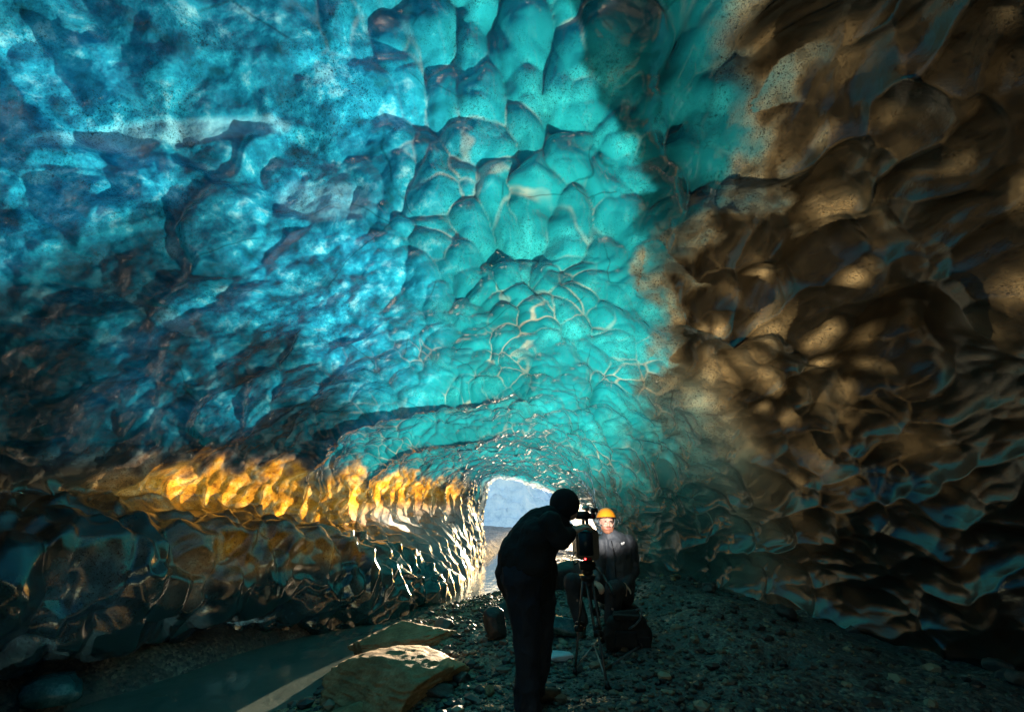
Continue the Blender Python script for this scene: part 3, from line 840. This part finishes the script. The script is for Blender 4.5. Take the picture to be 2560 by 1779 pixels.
for q in feet: b_tube(bm, [T(hub), T(top.lerp(q, .93))], .007)
bm_obj('spreader', bm, M['alu'], tp)
tag(tp, 'black twin-tube tripod on the gravel carrying the video camera', 'tripod')

# ------------------------------------------------------------------ video camera
cb = hd + Vector((0, 0, .132))
vc = empty('video_camera', cb)
w_ = .0036
bm = bmesh.new()
prof = [(-.105, .02), (-.07, -.0), (.075, .0), (.095, .03), (.095, .235), (.06, .26), (-.085, .26), (-.108, .23)]
vsl = []
for yy in (-.12, .20):
    vsl.append([bm.verts.new((a, yy, b)) for a, b in prof])
bm.faces.new(vsl[0]); bm.faces.new(vsl[1][::-1])
for k in range(len(prof)):
    bm.faces.new((vsl[0][k], vsl[1][k], vsl[1][(k + 1) % len(prof)], vsl[0][(k + 1) % len(prof)]))
bmesh.ops.recalc_face_normals(bm, faces=bm.faces[:])
bd = bm_obj('camera_body', bm, M['black_plastic'], vc, smooth=False, bevel=.006)
bm = bmesh.new(); b_box(bm, (-.03, -.155, .14), (.12, .075, .19)); bt = bm_obj('battery', bm, M['blue_plastic'], vc, bevel=.007)
bm = bmesh.new(); b_box(bm, (-.03, -.158, .245), (.11, .07, .014)); bm_obj('battery_latch', bm, M['teal_strip'], bt, bevel=.003)
bm = bmesh.new(); b_tube(bm, [(0, -.10, .255), (0, -.09, .335), (0, .12, .345), (0, .16, .26)], .014); bm_obj('top_handle', bm, M['black_plastic'], vc)
bm = bmesh.new(); b_box(bm, (-.035, -.07, .375), (.11, .12, .065)); b_cone(bm, (-.10, -.09, .375), (-.055, -.09, .375), .036, .028, 16); b_box(bm, (.055, -.02, .365), (.07, .05, .05)); vf = bm_obj('viewfinder', bm, M['black_plastic'], vc, bevel=.006)
bm = bmesh.new(); b_box(bm, (.062, -.05, .37), (.016, .012, .045)); bm_obj('record_button', bm, M['red_cap'], vf, bevel=.002)
bm = bmesh.new(); b_cone(bm, (.02, -.03, .43), (.02, .24, .43), .019, .019, 16); b_box(bm, (.02, .03, .405), (.02, .04, .04)); bm_obj('microphone', bm, M['alu'], vc)
bm = bmesh.new(); b_cone(bm, (0, .20, .13), (0, .36, .13), .055, .062, 28); ln = bm_obj('lens', bm, M['black_plastic'], vc)
bm = bmesh.new(); b_cone(bm, (0, .36, .13), (0, .43, .13), .064, .085, 28, caps=False); bmesh.ops.solidify(bm, geom=bm.faces[:], thickness=.004); bm_obj('lens_hood', bm, M['black_plastic'], ln)
bm = bmesh.new(); b_ball(bm, (0, .362, .13), .05, (1, .15, 1)); bm_obj('front_glass', bm, M['glass'], ln)
bm = bmesh.new(); b_ball(bm, (-.035, -.128, .012), .0085); bm_obj('tally_lamp', bm, M['red_led'], vc)
bm = bmesh.new(); b_box(bm, (-.015, -.122, .012), (.075, .02, .022)); bm_obj('rear_panel', bm, M['red_cap'], vc, bevel=.003)
bm = bmesh.new(); b_tube(bm, [(-.108, -.02, .06), (-.14, -.06, .02), (-.13, -.10, -.04), (-.09, -.08, -.02), (-.085, -.02, .01)], .005, 6); bm_obj('cable', bm, M['black_plastic'], vc)
bm = bmesh.new(); b_box(bm, (.085, -.01, .415), (.06, .05, .045)); cl = bm_obj('camera_light', bm, M['black_plastic'], vc, bevel=.004)  # added lamp, not seen on the camera; brightens the seated face
bm = bmesh.new(); b_box(bm, (.085, .018, .415), (.05, .006, .036)); bm_obj('lamp_panel', bm, M['led'], cl)
fl_ = bpy.data.lights.new('lamp_beam', 'SPOT'); fl_.energy = 26; fl_.spot_size = R(34); fl_.spot_blend = .8; fl_.shadow_soft_size = .03; fl_.color = (1, .93, .85)  # beam of the added lamp onto the seated face
flo = bpy.data.objects.new('lamp_beam', fl_); flo.parent = cl; sc.collection.objects.link(flo)
flo.location = (.085, .05, .415); tv = (pr.location + hc + Vector((0, 0, -.05))) - (cb + Vector((.085, .05, .415))); flo.rotation_euler = tv.to_track_quat('-Z', 'Y').to_euler()
tag(vc, 'bulky black video camera with glowing red rear lamp on the tripod', 'video camera')

# ------------------------------------------------------------------ backpack and trekking pole
q = at(1572, 1640, 4.95); q.z = gh(q.x, q.y)
bp = empty('backpack', q, R(-12)); bp.scale = (.80, .80, .80)
bm = bmesh.new()
b_limb(bm, [((-.17, 0, .13), .12), ((.16, .02, .13), .125)]); b_limb(bm, [((-.13, .0, .22), .11), ((.12, .02, .24), .11)]); b_box(bm, (0, 0, .07), (.5, .24, .14))
mb = fuse('main_bag', bm, M['black_cloth'], bp, .009, 5, .010, 8, 51)
bm = bmesh.new(); b_limb(bm, [((-.12, -.02, .33), .045), ((.10, 0, .35), .05)]); b_box(bm, (0, -.02, .33), (.3, .2, .05)); fuse('top_lid', bm, M['black_cloth'], bp, .008, 4, .006, 9, 52)
bm = bmesh.new(); b_box(bm, (-.02, -.135, .12), (.24, .05, .15)); fuse('front_pocket', bm, M['black_cloth'], bp, .007, 5, .006, 9, 53)
bm = bmesh.new(); b_tube(bm, [(.02, -.12, .22), (.09, -.15, .27), (.15, -.15, .33), (.175, -.13, .40), (.17, -.10, .43), (.12, -.06, .41)], .011, 8); bm_obj('shoulder_strap', bm, M['grey_strap'], bp)
tag(bp, 'black backpack with a grey strap standing on the gravel right of the tripod', 'backpack')
a = at(1528, 1680, 4.6); b = at(1606, 1648, 4.85)
for v in (a, b): v.z = gh(v.x, v.y) + .022
tpole = empty('trekking_pole', a)
bm = bmesh.new(); b_tube(bm, [Vector((0, 0, 0)), b - a], .009); bm_obj('shaft', bm, M['grey_strap'], tpole)
bm = bmesh.new(); dd = (b - a).normalized(); b_cone(bm, -dd * .10, Vector((0, 0, 0)), .014, .017, 12); bm_obj('grip', bm, M['boot'], tpole)
bm = bmesh.new(); b_cone(bm, (b - a) * .93, (b - a) * .94, .035, .035, 16); bm_obj('basket', bm, M['black_plastic'], tpole)
tag(tpole, 'thin grey trekking pole lying on the gravel in front of the backpack', 'trekking pole')

# ------------------------------------------------------------------ rocks
def rock_mesh(seed, dims, mat, flat=0.5, sub=4, facet=1.0, name='rock', up=False):
    bm = bmesh.new()
    bmesh.ops.create_icosphere(bm, subdivisions=sub, radius=1)
    V = np.array([v.co[:] for v in bm.verts])
    rs = np.random.RandomState(seed)
    d = np.ones(len(V)) * 9
    for k in range(15):                                   # cut by random planes: faceted stone
        n = rs.normal(size=3); n /= np.linalg.norm(n)
        h = rs.uniform(.52, .92)
        dt = V @ n
        d = np.minimum(d, np.where(dt > .05, h / np.maximum(dt, .05), 9))
    r = np.minimum(d, 1.0) * facet + (1 - facet)
    V = V * r[:, None]
    V += V * (0.10 * fbm(V * 1.6 + seed, 4, seed) + 0.06 * (1 - 2.4 * np.abs(fbm(V * np.array([3, 3, 7]) + seed, 5, seed + 5, .6))) + 0.02 * fbm(V * 14, 3, 4))[:, None]
    V[:, 2] = np.where(V[:, 2] < -flat, -flat + (V[:, 2] + flat) * .3, V[:, 2])
    V *= np.array(dims) / 2
    for v, c in zip(bm.verts, V): v.co = c
    me = bpy.data.meshes.new(name); bm.to_mesh(me); bm.free()
    for p in me.polygons: p.use_smooth = True
    me.materials.append(mat)
    return me
def put_rock(name, me, x, y, zc, rz, label, cat, group=None, tilt=(0, 0)):
    o = bpy.data.objects.new(name, me)
    o.location = (x, y, zc); o.rotation_euler = (tilt[0], tilt[1], rz)
    link(o)
    return tag(o, label, cat, group)
def rock_at(px, py, Y, dims, seed, mat, label, name='boulder', cat='boulder', sink=.3, rz=0.0, **kw):
    p = at(px, py, Y)
    z0 = gh(p.x, p.y)
    return put_rock(name, rock_mesh(seed, dims, mat, name=name, **kw), p.x, p.y, z0 + dims[2] * (.5 - sink), rz, label, cat)
rock_at(1000, 1610, 5.65, (1.35, 1.1, .34), 3, M['tan_rock'], 'flat sandy boulder beside the stream, the farther of the two pale slabs', sink=.42, rz=.3, sub=6)
rock_at(985, 1720, 4.45, (1.25, 1.25, .42), 8, M['tan_rock'], 'large sandy boulder at the bottom edge, split from the slab behind it', sink=.40, rz=-.2, sub=6)
rock_at(880, 1775, 4.05, (.6, .5, .25), 12, M['tan_rock'], 'small pale sandy slab at the bottom edge, left of the large sandy boulder', sink=.4, rz=.5, sub=5)
rock_at(1236, 1590, 5.55, (.30, .26, .36), 14, M['dark_rock'], 'dark upright block of rock left of the stooping cameraman', sink=.16, rz=.2)
rock_at(1110, 1578, 6.0, (.26, .24, .16), 17, M['grey_rock'], 'small dark greenish rock at the edge of the stream behind the sandy slab')
rock_at(1085, 1735, 4.25, (.30, .24, .17), 19, M['dark_rock'], 'dark wet boulder touching the large sandy boulder on its right')
rock_at(1150, 1695, 4.55, (.18, .2, .15), 21, M['dark_rock'], 'round blue-black stone between the sandy boulder and the cameraman')
rock_at(1425, 1452, 8.0, (.85, .6, .55), 23, M['dark_rock'], 'low dark hummock behind the cameraman in front of the cave mouth', sink=.35)
rock_at(1400, 1600, 5.6, (.75, .32, .26), 27, M['slab_ice'], 'dark teal block of ice between the cameraman and the tripod', 'ice_block', 'ice block', sink=.25, rz=-.15)
rock_at(1385, 1655, 4.95, (.36, .2, .10), 29, M['snow'], 'small white patch of frozen snow right of the cameraman', 'snow_patch', 'snow patch', sink=.35, rz=-.2)
rock_at(1290, 1540, 6.6, (.9, .4, .28), 30, M['dark_rock'], 'long dark rock at the water edge behind the cameraman legs', sink=.35, rz=.5)
rock_at(-30, 1440, 3.7, (.42, .4, 1.3), 31, M['dark_rock'], 'tall dark rock cut by the left edge of the view', sink=.2, facet=.7)  # rock shape standing in for an unclear dark silhouette
rock_at(40, 1740, 3.3, (.62, .5, .62), 33, M['dark_rock'], 'big black boulder in the lower left corner', sink=.25, facet=.8)
for k, (px, py, Y, dm, lb) in enumerate([
        (60, 1600, 4.0, (.5, .4, .34), 'teal lump of ice above the black boulder at the left edge'),
        (185, 1700, 3.9, (.42, .35, .26), 'bright blue lump of ice right of the black corner boulder'),
        (260, 1610, 4.4, (.6, .4, .30), 'dark glassy ice lump on the left bank under the hanging ice lobes'),
        (170, 1545, 4.5, (.5, .4, .30), 'rounded ice lump near the left edge below the ice ledge'),
        (400, 1620, 4.9, (.6, .4, .22), 'flat dark ice lump on the left bank beside the water')]):
    rock_at(px, py, Y, dm, 40 + k, M['slab_ice'], lb, 'ice_block', 'ice block', sink=.3, facet=.5, rz=k)
# loose stones along the bank: individual copies
srcs = [rock_mesh(60 + k, (1, .8, .6), M[m], sub=3, name='stone') for k, m in enumerate(['dark_rock', 'grey_rock', 'tan_rock', 'dark_rock', 'grey_rock', 'grey_rock'])]
cols = ['dark', 'grey', 'sandy', 'dark', 'grey', 'grey']
rs = np.random.RandomState(5)
cnt = 0
while cnt < 48:
    yy = rs.uniform(3.6, 8.5)
    c, w = stream_c(np.array([yy])); c, w = float(c[0]), float(w[0])
    xx = c + w * rs.uniform(1.15, 4.4)
    if xx > 2.6: continue
    if (abs(xx + 1.15) < .5 and abs(yy - 5.6) < .5) or (abs(xx + 1) < .5 and abs(yy - 4.45) < .55): continue
    s = .035 + .10 * rs.rand() ** 3
    k = rs.randint(len(srcs))
    o = put_rock('stone', srcs[k], xx, yy, gh(xx, yy) + .12 * s, rs.uniform(0, 6.3), None, 'stone', 'loose stones scattered on the gravel bank')
    o.scale = (s, s, s)
    where = ('at the edge of the stream' if xx < c + 1.5 * w else 'in the foreground right of the cameraman' if xx > .35 and yy < 4.6 else 'on the far bank near the cave mouth' if yy > 6.6 else
             'left of the cameraman, by the big sandy boulder' if yy < 4.9 and xx < 0 else 'beside the seated presenter and the backpack' if xx > .9 else 'behind the tripod on the gravel' if xx > .2 else 'between the farther sandy slab and the dark upright rock')
    o['label'] = '%s %s stone %s' % ('tiny' if s < .04 else 'small' if s < .065 else 'fist-sized' if s < .1 else 'large', cols[k], where)
    cnt += 1
xr_t = ([2.0, 4.5, 6.0, 7.9, 9.5], [5.0, 4.25, 3.6, 2.65, 2.1])
for k in range(34):
    yy = 3.6 + 5.6 * (k + rs.rand()) / 34
    xx = float(np.interp(yy, *xr_t)) - .12 - .5 * rs.rand() ** 2
    s = .07 + .22 * rs.rand() ** 2.2
    j = rs.randint(len(srcs))
    o = put_rock('stone', srcs[j], xx, yy, gh(xx, yy) + .10 * s, rs.uniform(0, 6.3), None, 'stone', 'fallen stones along the foot of the brown right wall')
    o.scale = (s, s, s)
    part = 'in the near corner' if yy < 4.3 else 'near end of the row' if yy < 5.3 else 'mid-row' if yy < 6.4 else 'towards the seated person' if yy < 7.8 else 'beyond the seated person'
    o['label'] = '%s %s stone at the foot of the brown wall, %s' % ('small' if s < .1 else 'fist-sized' if s < .15 else 'large', cols[j], part)
# fine gravel: nobody could count it
bm = bmesh.new(); bmesh.ops.create_icosphere(bm, subdivisions=1, radius=1)
bv = np.array([v.co[:] for v in bm.verts]); bf = np.array([[v.index for v in f.verts] for f in bm.faces]); bm.free()
NG = 14000
gy_ = 3.3 + 6.5 * rs.rand(NG) ** 1.5
cc, ww = stream_c(gy_)
gx_ = cc + ww * (1.0 + rs.gamma(2.0, 1.25, NG))
gx_ = np.where(rs.rand(NG) < .12, rs.uniform(-1.5, 4.0, NG), gx_)
keep = (gx_ < 4.2 - .3 * (gy_ - 3.3)); gx_, gy_ = gx_[keep], gy_[keep]
gz_ = ground_h(gx_, gy_)
sz = .005 + .016 * rs.rand(len(gx_)) ** 3 + .035 * rs.rand(len(gx_)) ** 14
A = bv[None] * (1 + .35 * (rs.rand(len(gx_), len(bv), 1) - .5)) * (sz[:, None] * np.stack([1 + rs.rand(len(sz)), 1 + .6 * rs.rand(len(sz)), .8 * np.ones(len(sz))], 1))[:, None, :]
th = rs.uniform(0, 6.3, len(sz)); c_, s_ = np.cos(th)[:, None], np.sin(th)[:, None]
A = np.stack([A[:, :, 0] * c_ - A[:, :, 1] * s_, A[:, :, 0] * s_ + A[:, :, 1] * c_, A[:, :, 2]], 2) + np.stack([gx_, gy_, gz_ + sz * .3], 1)[:, None, :]
Fs = (bf[None] + (np.arange(len(sz)) * len(bv))[:, None, None]).reshape(-1, 3)
t = NT('gravel_stones')
P = t.n('NewGeometry')
c = t.ramp(P.outputs['Random Per Island'], [(0.0, (.02, .02, .024)), (.45, (.06, .058, .055)), (.75, (.15, .12, .08)), (1.0, (.34, .28, .19))])
M['gravel'] = t.done(t.n('BsdfPrincipled', Base__Color=c, Roughness=.5))
gravel = mesh_np('gravel', A.reshape(-1, 3), Fs, M['gravel'], smooth=False)
tag(gravel, kind='stuff')

# ------------------------------------------------------------------ snow bank outside the mouth
nx, ny = 140, 110
X, Y = np.meshgrid(np.linspace(-14, 5.0, nx), np.linspace(23, 38, ny))
P3 = np.stack([X.ravel(), Y.ravel(), np.zeros(X.size)], 1)
hb = (2.6 - .42 * np.clip(X.ravel(), -2, 3)) * sstep(23, 28.5, Y.ravel() + .5 * fbm(P3 * .8, 3, 71)) * sstep(3.6, 2.5, X.ravel()) * sstep(38, 32, Y.ravel()) * sstep(-14, -10, X.ravel())
hb += (.45 * (1 - np.abs(fbm(P3 * 1.4, 4, 72)) * 2)) * sstep(0, .6, hb) - .15
bank = mesh_np('snow_bank', np.stack([X.ravel(), Y.ravel(), hb + ground_h(X.ravel(), Y.ravel())], 1), grid_faces(ny, nx), M['snow'])
tag(bank, 'pale blue bank of snow and ice outside the cave mouth', 'snow bank')
